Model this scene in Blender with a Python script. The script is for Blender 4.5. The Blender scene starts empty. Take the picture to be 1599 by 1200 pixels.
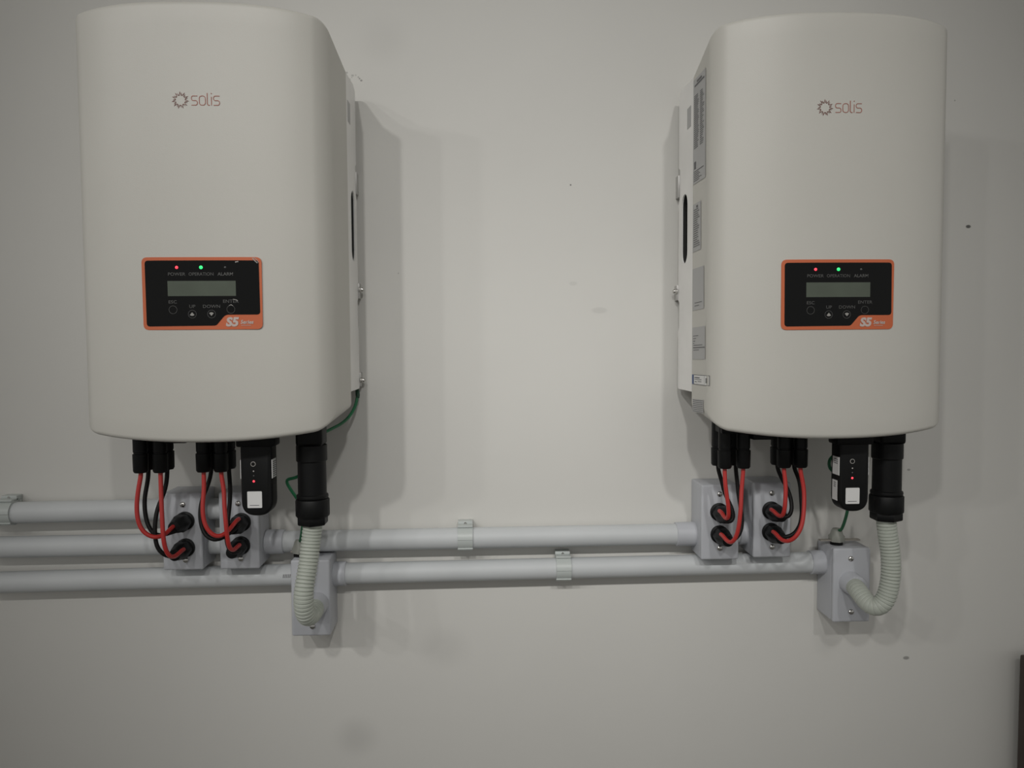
import bpy, bmesh, math
from mathutils import Vector, Matrix

# ------------------------------------------------------------------ camera
F_PX, CAM_D, YAW, PITCH, ROLL, CAM_Z = 1200.0, 1.2334, .0396, .0507, -.0064, 1.5
fw = Vector((math.sin(YAW) * math.cos(PITCH), math.cos(YAW) * math.cos(PITCH), -math.sin(PITCH)))
rt = Vector((math.cos(YAW), -math.sin(YAW), 0)); up = rt.cross(fw)
r2 = rt * math.cos(ROLL) + up * math.sin(ROLL)
u2 = -rt * math.sin(ROLL) + up * math.cos(ROLL)
CAM = Vector((0, -CAM_D, CAM_Z))
scn = bpy.context.scene
C = scn.collection
cd = bpy.data.cameras.new('camera'); co = bpy.data.objects.new('camera', cd); C.objects.link(co)
m3 = Matrix((r2, u2, -fw)).transposed()
co.matrix_world = Matrix.Translation(CAM) @ m3.to_4x4()
cd.sensor_width = 36; cd.lens = F_PX / 1599 * 36; cd.clip_start = .02; cd.clip_end = 50
scn.camera = co

# ------------------------------------------------------------------ world, lights, exposure
w = bpy.data.worlds.new('world'); scn.world = w; w.use_nodes = True
w.node_tree.nodes['Background'].inputs[0].default_value = (1, .985, .955, 1)
w.node_tree.nodes['Background'].inputs[1].default_value = .375

def lamp(name, loc, power, size, target, spread=180, col=(1, .985, .955)):
    l = bpy.data.lights.new(name, 'AREA'); l.shape = 'DISK'; l.size = size
    l.energy = power; l.color = col; l.spread = math.radians(spread)
    o = bpy.data.objects.new(name, l); C.objects.link(o); o.location = loc
    o.rotation_euler = (Vector(target) - Vector(loc)).to_track_quat('-Z', 'Y').to_euler()
LIGHT_ROW = [(-5.0, .37), (-3.6, .34), (-2.1, .78), (-.55, .77), (.87, .70)]
AIM = (.10, 0, 1.44)
for lx, p in LIGHT_ROW:
    lamp('ceiling_lamp', (lx, -4.4, 4.3), p, .20, AIM, 22)

vs = scn.view_settings
vs.view_transform = 'Standard'; vs.look = 'None'; vs.gamma = 1; vs.use_curve_mapping = False
vs.exposure = 0.0

# ------------------------------------------------------------------ helpers
def at(px, py, Y):
    """the point at depth Y seen at a place of the 1599x1200 frame"""
    d = fw * F_PX + r2 * (px - 799.5) - u2 * (py - 600)
    return CAM + d * ((Y + CAM_D) / d.y)

def mat(name, col, rough=.5, metal=0, spec=.5, noise=0, nscale=30, bump=0, bscale=200, emit=None, estr=0):
    m = bpy.data.materials.new(name); m.use_nodes = True
    nt = m.node_tree; b = nt.nodes['Principled BSDF']
    b.inputs['Base Color'].default_value = (*col, 1); b.inputs['Roughness'].default_value = rough
    b.inputs['Metallic'].default_value = metal; b.inputs['Specular IOR Level'].default_value = spec
    if noise or bump:
        tc = nt.nodes.new('ShaderNodeTexCoord')
    if noise:
        n = nt.nodes.new('ShaderNodeTexNoise'); n.inputs['Scale'].default_value = nscale; n.inputs['Detail'].default_value = 5
        nt.links.new(tc.outputs['Object'], n.inputs['Vector'])
        r = nt.nodes.new('ShaderNodeMapRange'); r.inputs['To Min'].default_value = 1 - noise; r.inputs['To Max'].default_value = 1 + noise
        r.inputs['From Min'].default_value = .3; r.inputs['From Max'].default_value = .7
        nt.links.new(n.outputs['Fac'], r.inputs['Value'])
        mx = nt.nodes.new('ShaderNodeVectorMath'); mx.operation = 'SCALE'; mx.inputs[0].default_value = col
        nt.links.new(r.outputs['Result'], mx.inputs['Scale']); nt.links.new(mx.outputs[0], b.inputs['Base Color'])
    if bump:
        n = nt.nodes.new('ShaderNodeTexNoise'); n.inputs['Scale'].default_value = bscale; n.inputs['Detail'].default_value = 3
        nt.links.new(tc.outputs['Object'], n.inputs['Vector'])
        bp = nt.nodes.new('ShaderNodeBump'); bp.inputs['Strength'].default_value = bump; bp.inputs['Distance'].default_value = .001
        nt.links.new(n.outputs['Fac'], bp.inputs['Height']); nt.links.new(bp.outputs['Normal'], b.inputs['Normal'])
    if emit:
        b.inputs['Emission Color'].default_value = (*emit, 1); b.inputs['Emission Strength'].default_value = estr
    return m

M = dict(
    cover=mat('cream_powder_coat', (.57, .558, .513), .42, noise=.012, nscale=9, bump=.12, bscale=900),
    alu=mat('brushed_aluminium', (.86, .85, .83), .40, metal=0, noise=.05, nscale=14),
    steel=mat('steel', (.62, .61, .59), .25, metal=1),
    bracket=mat('galvanised_bracket', (.50, .495, .48), .45, metal=.4),
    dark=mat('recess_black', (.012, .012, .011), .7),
    black=mat('black_plastic', (.0050, .0053, .0055), .48, spec=.22, noise=.1, nscale=60),
    gloss=mat('black_membrane', (.004, .0042, .0042), .2, spec=.22),
    orange=mat('orange_foil', (.58, .135, .050), .45),
    lcd=mat('lcd_glass', (.085, .103, .078), .3, noise=.06, nscale=40),
    print_=mat('grey_print', (.085, .085, .082), .5),
    print2=mat('pale_print', (.33, .32, .30), .5),
    white=mat('white_print', (.56, .47, .43), .5),
    logo=mat('logo_red', (.36, .12, .085), .5), sun=mat('logo_brown', (.17, .055, .04), .5),
    pvc=mat('grey_pvc', (.56, .58, .59), .55, spec=.5, noise=.03, nscale=12, bump=.08, bscale=60),
    box=mat('pale_blue_grey_pvc', (.495, .508, .54), .45, spec=.5, noise=.03, nscale=10),
    clip=mat('green_grey_clip', (.50, .535, .52), .38),
    hose=mat('corrugated_pvc', (.47, .50, .445), .42, noise=.03, nscale=30),
    gland=mat('grey_gland', (.36, .37, .33), .45),
    red=mat('red_insulation', (.46, .032, .028), .38), blk=mat('black_insulation', (.0075, .0068, .0065), .5, spec=.2),
    green=mat('green_insulation', (.012, .150, .060), .4),
    label=mat('silver_label', (.40, .40, .40), .35, noise=.02), wlabel=mat('white_label', (.74, .74, .73), .45),
    text=mat('label_text', (.12, .12, .125), .6), blue=mat('label_blue', (.05, .09, .22), .5),
    scratch=mat('scratch', (.40, .38, .36), .6),
    ledr=mat('red_led', (.8, .05, .06), .3, emit=(1, .06, .10), estr=1.1),
    ledg=mat('green_led', (.05, .8, .2), .3, emit=(.03, 1, .22), estr=.95),
    ledo=mat('unlit_led', (.10, .10, .10), .3), ledw=mat('pale_led', (.45, .42, .40), .3),
    tab=mat('tarnished_washer', (.40, .37, .33), .45, metal=.4),
    wood=mat('dark_brown_board', (.045, .032, .026), .5, noise=.2, nscale=20),
)

def link(name, me, m, parent=None, smooth=True, loc=None):
    o = bpy.data.objects.new(name, me); C.objects.link(o)
    for x in (m if isinstance(m, (list, tuple)) else [m]):
        me.materials.append(M[x] if isinstance(x, str) else x)
    if smooth:
        me.polygons.foreach_set('use_smooth', [True] * len(me.polygons))
        try: me.set_sharp_from_angle(angle=math.radians(38))
        except Exception: pass
    if parent is not None:
        o.parent = parent
    if loc is not None:
        o.location = loc
    return o

ORG = Vector((0, 0, 0))     # world origin of the thing being built
def root_of(p):
    while p.parent: p = p.parent
    return p
def obj(name, bm, m, parent=None, smooth=True):
    """link a bmesh drawn in world coordinates (or in the local ones of a thing at ORG)"""
    off = ORG if parent is None else root_of(parent).location
    if parent is None:
        # origin at the lowest point's centre
        xs = [v.co for v in bm.verts]
        c = Vector(((min(v.x for v in xs) + max(v.x for v in xs)) / 2, (min(v.y for v in xs) + max(v.y for v in xs)) / 2, min(v.z for v in xs)))
        for v in bm.verts: v.co -= c
    else:
        for v in bm.verts: v.co -= off
        c = None
    bmesh.ops.recalc_face_normals(bm, faces=bm.faces)
    me = bpy.data.meshes.new(name); bm.to_mesh(me); bm.free()
    return link(name, me, m, parent, smooth, c)

def thing(name, loc, label=None, cat=None, group=None):
    o = bpy.data.objects.new(name, None); C.objects.link(o); o.location = loc; o.empty_display_size = .02
    tag(o, label, cat, group); return o
def tag(o, label=None, cat=None, group=None, kind=None):
    if label: o['label'] = label
    if cat: o['category'] = cat
    if group: o['group'] = group
    if kind: o['kind'] = kind
    return o
def copy_tree(o, parent=None):
    c = o.copy(); C.objects.link(c); c.parent = parent
    for ch in [x for x in bpy.data.objects if x.parent == o]: copy_tree(ch, c)
    return c

def box(bm, x0, x1, y0, y1, z0, z1, bev=0, seg=2):
    t = bmesh.new(); bmesh.ops.create_cube(t, size=1)
    for v in t.verts: v.co = Vector(((x0 + x1) / 2 + v.co.x * (x1 - x0), (y0 + y1) / 2 + v.co.y * (y1 - y0), (z0 + z1) / 2 + v.co.z * (z1 - z0)))
    if bev: bmesh.ops.bevel(t, geom=t.edges[:], offset=bev, segments=seg, profile=.5, affect='EDGES')
    merge(bm, t); return bm
def merge(bm, t, mi=None):
    me = bpy.data.meshes.new('tmp'); t.to_mesh(me); t.free()
    n = len(bm.faces); bm.from_mesh(me); bpy.data.meshes.remove(me)
    if mi is not None:
        bm.faces.ensure_lookup_table()
        for f in bm.faces[n:]: f.material_index = mi
def frame(d):
    d = Vector(d).normalized(); a = Vector((0, 0, 1)) if abs(d.z) < .9 else Vector((1, 0, 0))
    u = a.cross(d).normalized(); return u, d.cross(u), d
def lathe(bm, base, axis, prof, n=28, facets=None, ph=0):
    """prof = [(distance along the axis, radius[, n-gon flag])]"""
    u, v, d = frame(axis); base = Vector(base); rings = []
    for p in prof:
        t, r = p[0], p[1]; ring = []
        for k in range(n):
            a = 2 * math.pi * k / n + ph; rr = r
            if len(p) > 2:      # hexagon or ribbed
                if p[2] == 'hex':
                    q = (a % (math.pi / 3)) - math.pi / 6; rr = r * math.cos(math.pi / 6) / math.cos(q) * 1.05
                elif p[2] == 'rib': rr = r * (1 if k % 2 else .955)
            ring.append(bm.verts.new(base + d * t + (u * math.cos(a) + v * math.sin(a)) * rr))
        rings.append(ring)
    for a, b in zip(rings, rings[1:]):
        for k in range(n): bm.faces.new((a[k], a[(k + 1) % n], b[(k + 1) % n], b[k]))
    bm.faces.new(rings[0][::-1]); bm.faces.new(rings[-1])
    return bm
def spline(P, step=.004):
    P = [Vector(p) for p in P]; Q = [P[0] * 2 - P[1]] + P + [P[-1] * 2 - P[-2]]; out = []
    for i in range(1, len(Q) - 2):
        a, b, c, d = Q[i - 1:i + 3]; n = max(2, int((c - b).length / step))
        for k in range(n):
            t = k / n
            out.append(.5 * ((2 * b) + (c - a) * t + (2 * a - 5 * b + 4 * c - d) * t * t + (3 * b - a - 3 * c + d) * t ** 3))
    out.append(P[-1]); return out
def smooth_path(p, it):
    for _ in range(it): p = [p[0]] + [(p[i - 1] + p[i] * 2 + p[i + 1]) / 4 for i in range(1, len(p) - 1)] + [p[-1]]
    return p
def tube(bm, path, rad, n=14, caps=True):
    """rad: number or function of arc length"""
    s = 0; rings = []; u = None
    for i, p in enumerate(path):
        d = (path[min(i + 1, len(path) - 1)] - path[max(i - 1, 0)]).normalized()
        if u is None: u = frame(d)[0]
        u = (u - d * u.dot(d)).normalized(); v = d.cross(u)
        if i: s += (p - path[i - 1]).length
        r = rad(s) if callable(rad) else rad
        rings.append([bm.verts.new(p + (u * math.cos(2 * math.pi * k / n) + v * math.sin(2 * math.pi * k / n)) * r) for k in range(n)])
    for a, b in zip(rings, rings[1:]):
        for k in range(n): bm.faces.new((a[k], a[(k + 1) % n], b[(k + 1) % n], b[k]))
    if caps: bm.faces.new(rings[0][::-1]); bm.faces.new(rings[-1])
    return bm
def resample(path, step):
    out = [path[0]]; acc = 0
    for a, b in zip(path, path[1:]):
        L = (b - a).length
        while acc + L >= step:
            t = (step - acc) / L; a = a.lerp(b, t); out.append(a.copy()); L = (b - a).length; acc = 0
        acc += L
    return out

# ------------------------------------------------------------------ room
def wall_material():
    m = bpy.data.materials.new('painted_plaster'); m.use_nodes = True; nt = m.node_tree; N = nt.nodes; Lk = nt.links
    b = N['Principled BSDF']; b.inputs['Roughness'].default_value = .62; b.inputs['Specular IOR Level'].default_value = .3
    geo = N.new('ShaderNodeNewGeometry')
    base = (.64, .632, .60)
    n = N.new('ShaderNodeTexNoise'); n.inputs['Scale'].default_value = 2.2; n.inputs['Detail'].default_value = 6
    Lk.new(geo.outputs['Position'], n.inputs['Vector'])
    mr = N.new('ShaderNodeMapRange'); mr.inputs['From Min'].default_value = .3; mr.inputs['From Max'].default_value = .7
    mr.inputs['To Min'].default_value = .975; mr.inputs['To Max'].default_value = 1.02; Lk.new(n.outputs['Fac'], mr.inputs['Value'])
    fac = mr.outputs['Result']
    # stains, specks, and a shadow painted in below the lower right box: (px, py, radius px, strength, stretch x, softness)
    marks = [(557, 1152, 42, .12, 1.1, 1), (693, 1012, 45, .08, 1.2, 1), (598, 62, 50, .05, 1, 1), (1290, 1000, 40, .07, .7, 1),
             (891, 289, 1.6, .75, 1, 0), (1512, 354, 3.4, .8, 1.5, 0), (1415, 1028, 3.6, .5, 1.8, 0), (1419, 734, 2.2, .4, 1.6, 0), (1491, 157, 1.6, .35, 1, 0), (936, 485, 6, .10, 2.5, 0),
             (541.5, 113.5, 2, .32, 1, 0), (550.5, 118, 2, .3, 1.4, 0), (555.5, 117.5, 1.6, .28, .8, 0), (559.5, 120.5, 1.3, .45, 1, 0), (561.5, 122.8, 1.5, .5, 1.1, 0),
             (564.2, 125.8, 1.9, .5, 1.2, 0), (546.6, 124.5, 2.4, .28, .5, 0), (549.3, 121, 1.3, .25, 1, 0), (622, 427, 1.6, .2, 1, 0), (895, 443, 4, .08, 2, 0)]
    for px, py, r, s, sx, soft in marks:
        p = at(px, py, 0); R = r / 973
        sub = N.new('ShaderNodeVectorMath'); sub.operation = 'SUBTRACT'; Lk.new(geo.outputs['Position'], sub.inputs[0]); sub.inputs[1].default_value = p
        sc = N.new('ShaderNodeVectorMath'); sc.operation = 'MULTIPLY'; Lk.new(sub.outputs[0], sc.inputs[0]); sc.inputs[1].default_value = (1 / sx, 1, 1)
        ln = N.new('ShaderNodeVectorMath'); ln.operation = 'LENGTH'; Lk.new(sc.outputs[0], ln.inputs[0])
        q = N.new('ShaderNodeMapRange'); q.interpolation_type = 'SMOOTHSTEP'; Lk.new(ln.outputs['Value'], q.inputs['Value'])
        q.inputs['From Min'].default_value = R * (.1 if soft else .55); q.inputs['From Max'].default_value = R
        q.inputs['To Min'].default_value = 1 - s; q.inputs['To Max'].default_value = 1
        mu = N.new('ShaderNodeMath'); mu.operation = 'MULTIPLY'; Lk.new(fac, mu.inputs[0]); Lk.new(q.outputs['Result'], mu.inputs[1]); fac = mu.outputs[0]
    v = N.new('ShaderNodeVectorMath'); v.operation = 'SCALE'; v.inputs[0].default_value = base; Lk.new(fac, v.inputs['Scale'])
    Lk.new(v.outputs[0], b.inputs['Base Color'])
    n2 = N.new('ShaderNodeTexNoise'); n2.inputs['Scale'].default_value = 16; n2.inputs['Detail'].default_value = 8; n2.inputs['Roughness'].default_value = .55
    Lk.new(geo.outputs['Position'], n2.inputs['Vector'])
    bp = N.new('ShaderNodeBump'); bp.inputs['Strength'].default_value = .25; bp.inputs['Distance'].default_value = .002
    Lk.new(n2.outputs['Fac'], bp.inputs['Height']); Lk.new(bp.outputs['Normal'], b.inputs['Normal'])
    return m
M['wall'] = wall_material()
M['ceil'] = mat('ceiling_white', (.7, .69, .66), .8, bump=.2, bscale=20)
M['floor'] = mat('grey_floor_tile', (.34, .33, .31), .5, noise=.05, nscale=8)
for nm, b, m in (('wall_back', (-6.5, 6.5, 0, .12, 0, 4.4), 'wall'), ('floor', (-6.5, 6.5, -7, .12, -.1, 0), 'floor'), ('ceiling', (-6.5, 6.5, -7, .12, 4.4, 4.5), 'ceil')):
    o = obj(nm, box(bmesh.new(), *b), m, smooth=False); tag(o, kind='structure')

# ------------------------------------------------------------------ inverter, local frame: x centred, y=0 the wall, z=0 just above its top
HB, XW = .03, .155
def yf(x): t = (x / XW) ** 2; return -.2155 + .002 * t + .022 * t * t

def outline(hw, zt, zb, st, sb, r, rb=None, nt=24, nc=10, ns=16):
    """closed loop with outward normals, clockwise from the top left"""
    pts = []; rb = rb or r
    tt = math.atan(2 * st * (hw - r) / hw ** 2); tb = math.atan(2 * sb * (hw - rb) / hw ** 2)
    cx = hw - r; cb = hw - rb
    xt = cx + r * math.sin(tt); zct = zt - st * (xt / hw) ** 2 - r * math.cos(tt)
    xb = cb + rb * math.sin(tb); zcb = zb + sb * (xb / hw) ** 2 + rb * math.cos(tb)
    for k in range(nt + 1):
        x = -xt + 2 * xt * k / nt; a = math.atan(2 * st * x / hw ** 2); pts.append((x, zt - st * (x / hw) ** 2, math.sin(a), math.cos(a)))
    for k in range(1, nc + 1):
        a = (math.pi / 2 - tt) * (1 - k / nc); pts.append((cx + r * math.cos(a), zct + r * math.sin(a), math.cos(a), math.sin(a)))
    for k in range(1, ns + 1): pts.append((hw, zct + (zcb - zct) * k / ns, 1, 0))
    for k in range(1, nc + 1):
        a = -(math.pi / 2 - tb) * k / nc; pts.append((cb + rb * math.cos(a), zcb + rb * math.sin(a), math.cos(a), math.sin(a)))
    for k in range(1, nt + 1):
        x = xb - 2 * xb * k / nt; a = math.atan(2 * sb * x / hw ** 2); pts.append((x, zb + sb * (x / hw) ** 2, math.sin(a), -math.cos(a)))
    for k in range(1, nc + 1):
        a = (math.pi / 2 - tb) * (1 - k / nc); pts.append((-cb - rb * math.cos(a), zcb - rb * math.sin(a), -math.cos(a), -math.sin(a)))
    for k in range(1, ns + 1): pts.append((-hw, zcb + (zct - zcb) * k / ns, -1, 0))
    for k in range(1, nc):
        a = (math.pi / 2 - tt) * k / nc; pts.append((-cx - r * math.cos(a), zct + r * math.sin(a), -math.cos(a), math.sin(a)))
    return pts

BACK_Y, HWB, HWF, RS = -.100, .1682, .1660, .019
def yfs(x):
    """front face with its rounded long edges"""
    d = max(0, min(abs(x), HWF) - (HWF - RS)); return yf(x) + RS - math.sqrt(max(0, RS * RS - d * d))
NT, NC, NS = 44, 12, 24
def cover_bm():
    A = outline(HWB, -.082, -.582, .004, .003, .010, None, NT, NC, NS)
    B = outline(HWF, -.0437, -.6120, .010, .014, .020, .030, NT, NC, NS)
    bm = bmesh.new(); loops = []
    R = [.0012 + .0058 * (1 - abs(p[2])) for p in B]
    inner = [(p[0] * .965, p[1] + (.018 if p[1] < -.3 else -.018)) for p in A]
    loops.append([bm.verts.new((x, BACK_Y + .004, z)) for x, z in inner])
    loops.append([bm.verts.new((p[0] - p[2] * .0015, BACK_Y, p[1] - p[3] * .0015)) for p in A])
    nl = 10
    for j in range(nl + 1):
        t = j / nl; lp = []
        for a, b, r in zip(A, B, R):
            y0 = BACK_Y - .0015; y1 = yfs(b[0]) + r
            lp.append(bm.verts.new((a[0] + (b[0] - a[0]) * t, y0 + (y1 - y0) * t, a[1] + (b[1] - a[1]) * t)))
        loops.append(lp)
    last = None
    for j in range(1, 7):
        f = math.pi / 2 * j / 6; lp = []; last = []
        for b, r in zip(B, R):
            d = r * (1 - math.cos(f)); x = b[0] - b[2] * d; z = b[1] - b[3] * d
            lp.append(bm.verts.new((x, yfs(x) + r - r * math.sin(f), z))); last.append((x, z))
        loops.append(lp)
    for a, b in zip(loops, loops[1:]):
        n = len(a)
        for k in range(n): bm.faces.new((a[k], a[(k + 1) % n], b[(k + 1) % n], b[k]))
    V = loops[-1]; e = 2 * NT + 3 * NC
    top = [e + 2 * NS + k for k in range(NC)] + list(range(NT + NC + 1)); bot = list(range(e + NS, NT + NC + NS - 1, -1))
    rows = [[V[i] for i in top]]
    for j in range(1, NS):
        row = [V[e + 2 * NS - j]]
        for c in range(1, len(top) - 1):
            (x0, z0), (x1, z1) = last[top[c]], last[bot[c]]; t = j / NS; x = x0 + (x1 - x0) * t
            row.append(bm.verts.new((x, yfs(x), z0 + (z1 - z0) * t)))
        row.append(V[NT + NC + j]); rows.append(row)
    rows.append([V[i] for i in bot])
    for a, b in zip(rows, rows[1:]):
        for k in range(len(a) - 1): bm.faces.new((a[k], a[k + 1], b[k + 1], b[k]))
    bm.faces.new(loops[0][::-1])
    return bm

def round_poly(pts, rad, n=6):
    out = []; N = len(pts)
    for i, p in enumerate(pts):
        r = rad[i] if isinstance(rad, (list, tuple)) else rad
        p = Vector(p); a = Vector(pts[i - 1]) - p; b = Vector(pts[(i + 1) % N]) - p
        if not r: out.append(tuple(p)); continue
        an = a.angle(b); d = min(r / math.tan(an / 2), a.length * .49, b.length * .49)
        s = p + a.normalized() * d; e = p + b.normalized() * d
        for k in range(n + 1):
            t = k / n; out.append(tuple(s * (1 - t) ** 2 + p * 2 * t * (1 - t) + e * t * t))
    return out
def wrap_bm(t, off, step=.006):
    """2-D bmesh in x,z (y=0) laid on the bulged front, lifted by off, thickness off"""
    xs = [v.co.x for v in t.verts]; x = math.floor(min(xs) / step) * step + step
    while x < max(xs):
        bmesh.ops.bisect_plane(t, geom=t.verts[:] + t.edges[:] + t.faces[:], plane_co=(x, 0, 0), plane_no=(1, 0, 0), dist=1e-6); x += step
    for v in t.verts: v.co.y = yf(v.co.x) - off
    return t
def wrap_poly(bm, pts, off, mi=None, thick=.0004, flat=None):
    t = bmesh.new(); t.faces.new([t.verts.new((x, 0, z)) for x, z in pts])
    wrap_bm(t, off)
    r = bmesh.ops.extrude_face_region(t, geom=t.faces[:])
    for g in r['geom']:
        if isinstance(g, bmesh.types.BMVert): g.co.y += thick
    merge(bm, t, mi); return bm
def disc(x, z, r, n=24): return [(x + r * math.cos(2 * math.pi * k / n), z + r * math.sin(2 * math.pi * k / n)) for k in range(n)]
def ribbon2d(bm, pts, wdt, off, closed=False, mi=None):
    """stroked line on the bulged front"""
    P = [Vector(p) for p in pts]; n = len(P); L = []; Rr = []
    for i in range(n):
        a = P[i - 1] if (i or closed) else P[i]; b = P[(i + 1) % n] if (i < n - 1 or closed) else P[i]
        d1 = (P[i] - a); d2 = (b - P[i])
        d = ((d1.normalized() if d1.length else Vector((0, 0))) + (d2.normalized() if d2.length else Vector((0, 0))))
        d = d.normalized() if d.length > 1e-6 else d1.normalized(); nn = Vector((-d.y, d.x))
        q = d2 if d2.length else d1; c = max(.5, abs(nn.dot(Vector((-q.normalized().y, q.normalized().x)))))
        L.append(P[i] + nn * wdt / 2 / c); Rr.append(P[i] - nn * wdt / 2 / c)
    t = bmesh.new()
    vl = [t.verts.new((p.x, yf(p.x) - off, p.y)) for p in L]; vr = [t.verts.new((p.x, yf(p.x) - off, p.y)) for p in Rr]
    for i in range(n if closed else n - 1):
        j = (i + 1) % n; t.faces.new((vl[i], vl[j], vr[j], vr[i]))
    r = bmesh.ops.extrude_face_region(t, geom=t.faces[:])
    for g in r['geom']:
        if isinstance(g, bmesh.types.BMVert): g.co.y += .0003
    merge(bm, t, mi)
def text_bm(bm, s, size, x, z, off, align='CENTER', shear=0, bold=0, wid=1, mi=None):
    c = bpy.data.curves.new('t', 'FONT'); c.body = s; c.size = size; c.align_x = align; c.shear = shear; c.offset = bold; c.resolution_u = 3
    o = bpy.data.objects.new('t', c); C.objects.link(o); dg = bpy.context.evaluated_depsgraph_get()
    me = bpy.data.meshes.new_from_object(o.evaluated_get(dg)); bpy.data.objects.remove(o); bpy.data.curves.remove(c)
    t = bmesh.new(); t.from_mesh(me); bpy.data.meshes.remove(me)
    for v in t.verts: v.co = Vector((x + v.co.x * wid, 0, z + v.co.y))
    for v in t.verts: v.co.y = yf(v.co.x) - off
    merge(bm, t, mi)

def pc(cx, cy):
    return (.1534 * (cx - (767.5 + 17.5 * (cy - 150) / 745)) / 1243 - .0024, -.0932 * ((cy - 150) / 745 - .5) - .4165)

def arc(cx, cz, rx, rz, a0, a1, n=8):
    return [(cx + rx * math.cos(math.radians(a0 + (a1 - a0) * k / n)), cz + rz * math.sin(math.radians(a0 + (a1 - a0) * k / n))) for k in range(n + 1)]

def make_inverter():
    R = thing('solar_inverter', (0, 0, 0))
    cv = obj('cover', cover_bm(), 'cover', R)
    # --- heat sink: side profile in (y,z) with a slot for the hand
    HY0, HY1, hw = -.016, -.1005, .1672
    prof = [(HY1, -.553), (HY1, -.092), (-.072, -.0905), (-.035, -.088), (HY0, -.093), (HY0, -.205), (-.024, -.209), (-.024, -.250), (HY0, -.262), (HY0, -.412), (-.022, -.416), (-.022, -.455), (HY0, -.462), (HY0, -.553)]
    bm = bmesh.new()
    sy, sz0, sz1, sr = -.052, -.358, -.252, .0165
    slot = [(sy + sr * math.cos(a), sz1 - .018 + .018 * math.sin(a)) for a in [math.pi * k / 10 for k in range(11)]] + \
           [(sy + sr * math.cos(a), sz0 + .018 + .018 * math.sin(a)) for a in [math.pi + math.pi * k / 10 for k in range(11)]]
    prf = round_poly(prof, [0, .002, .006, .006, .006, .002, .002, .003, .003, .002, .002, .002, .002, .006], 4)
    sides = []
    for s in (-1, 1):
        ov = [bm.verts.new((s * hw, y, z)) for y, z in prf]; sv = [bm.verts.new((s * hw, y, z)) for y, z in slot]
        ed = [bm.edges.new((ov[i], ov[(i + 1) % len(ov)])) for i in range(len(ov))] + [bm.edges.new((sv[i], sv[(i + 1) % len(sv)])) for i in range(len(sv))]
        bmesh.ops.triangle_fill(bm, edges=ed, use_beauty=True)
        iv = [bm.verts.new((s * (hw - .022), y, z)) for y, z in slot]
        for i in range(len(sv)):
            j = (i + 1) % len(sv); bm.faces.new((sv[i], sv[j], iv[j], iv[i]))
        bm.faces.new(iv); sides.append(ov)
    a, b = sides
    for i in range(len(a)):
        j = (i + 1) % len(a); bm.faces.new((a[i], a[j], b[j], b[i]))
    hs = obj('heat_sink', bm, 'alu', R, smooth=False)
    for s in (-1, 1):
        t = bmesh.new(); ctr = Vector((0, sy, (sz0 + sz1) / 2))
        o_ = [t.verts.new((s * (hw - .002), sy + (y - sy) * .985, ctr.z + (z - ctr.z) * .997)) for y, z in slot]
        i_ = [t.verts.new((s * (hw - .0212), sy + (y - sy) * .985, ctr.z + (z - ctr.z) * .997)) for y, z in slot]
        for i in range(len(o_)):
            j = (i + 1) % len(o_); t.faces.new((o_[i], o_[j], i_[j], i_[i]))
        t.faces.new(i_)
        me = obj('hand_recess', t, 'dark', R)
        # small grey sticker near the top of the heat sink side
        t = bmesh.new(); x0 = s * hw; f = t.faces.new([t.verts.new((x0 + s * .0005, y, z)) for y, z in ((-.066, -.128), (-.086, -.128), (-.086, -.158), (-.066, -.158))])
        r = bmesh.ops.extrude_face_region(t, geom=t.faces[:])
        for g in r['geom']:
            if isinstance(g, bmesh.types.BMVert): g.co.x -= s * .0006
        obj('sticker', t, 'label', R)
    # --- wall bracket: plate with ears and screws
    bm = bmesh.new()
    box(bm, -.158, .158, -.0155, 0, -.50, -.15, .001)
    for s in (-1, 1):
        for z0, z1, xo in ((-.250, -.215, .1680), (-.412, -.388, .1695)) + (((-.550, -.528, .1695),) if s > 0 else ()):
            box(bm, min(s * .150, s * xo), max(s * .150, s * xo), -.0155, -.0, z0, z1, .001)
    br = obj('wall_bracket', bm, 'bracket', R)
    for s in (-1, 1):
        for z in ((-.398, -.540) if s > 0 else (-.398,)):
            bm = bmesh.new(); lathe(bm, (s * .1685, -.014, z), (s, 0, 0), [(0, .0045), (.003, .0045), (.0035, .0036), (.0062, .0032), (.0072, .0015)], 16)
            obj('screw', bm, 'steel', R)
    # --- logo
    bm = bmesh.new(); k = 1 / 1183.
    sx, sz = -.0235, -.170; NP = 11
    star = []
    for i in range(NP):
        a = math.radians(92) - 2 * math.pi * i / NP
        star.append((sx + .0104 * math.cos(a), sz + .0104 * math.sin(a)))
        for da, rr in ((.17, .0066), (.42, .0062)):
            star.append((sx + rr * math.cos(a - da), sz + rr * math.sin(a - da)))
    ribbon2d(bm, star, .00075, .0004, closed=True)
    for i in range(NP):     # thin inner rays
        a = math.radians(92) - 2 * math.pi * (i + .55) / NP
        ribbon2d(bm, [(sx + .0070 * math.cos(a), sz + .0070 * math.sin(a)), (sx + .0094 * math.cos(a + .12), sz + .0094 * math.sin(a + .12))], .0004, .0004)
    obj('sun_logo', bm, 'sun', cv, smooth=False)
    bm = bmesh.new(); X = lambda c: sx + (c - 460) / 14.54 * k; Z = lambda c: -.170 - (c - 362) / 14.54 * k
    W = .00085
    def S(x0, x1, zt, zb):
        zm = (zt + zb) / 2; rx = .0022; rz = (zt - zb) / 4
        p = [(x1, zt)] + arc(x0 + rx, zt - rz, rx, rz, 90, 270) + arc(x1 - rx, zb + rz, rx, rz, 90, -90) + [(x0, zb)]
        ribbon2d(bm, p, W, .0004)
    S(X(700), X(830), Z(268), Z(468)); S(X(1180), X(1312), Z(268), Z(468))
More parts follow.
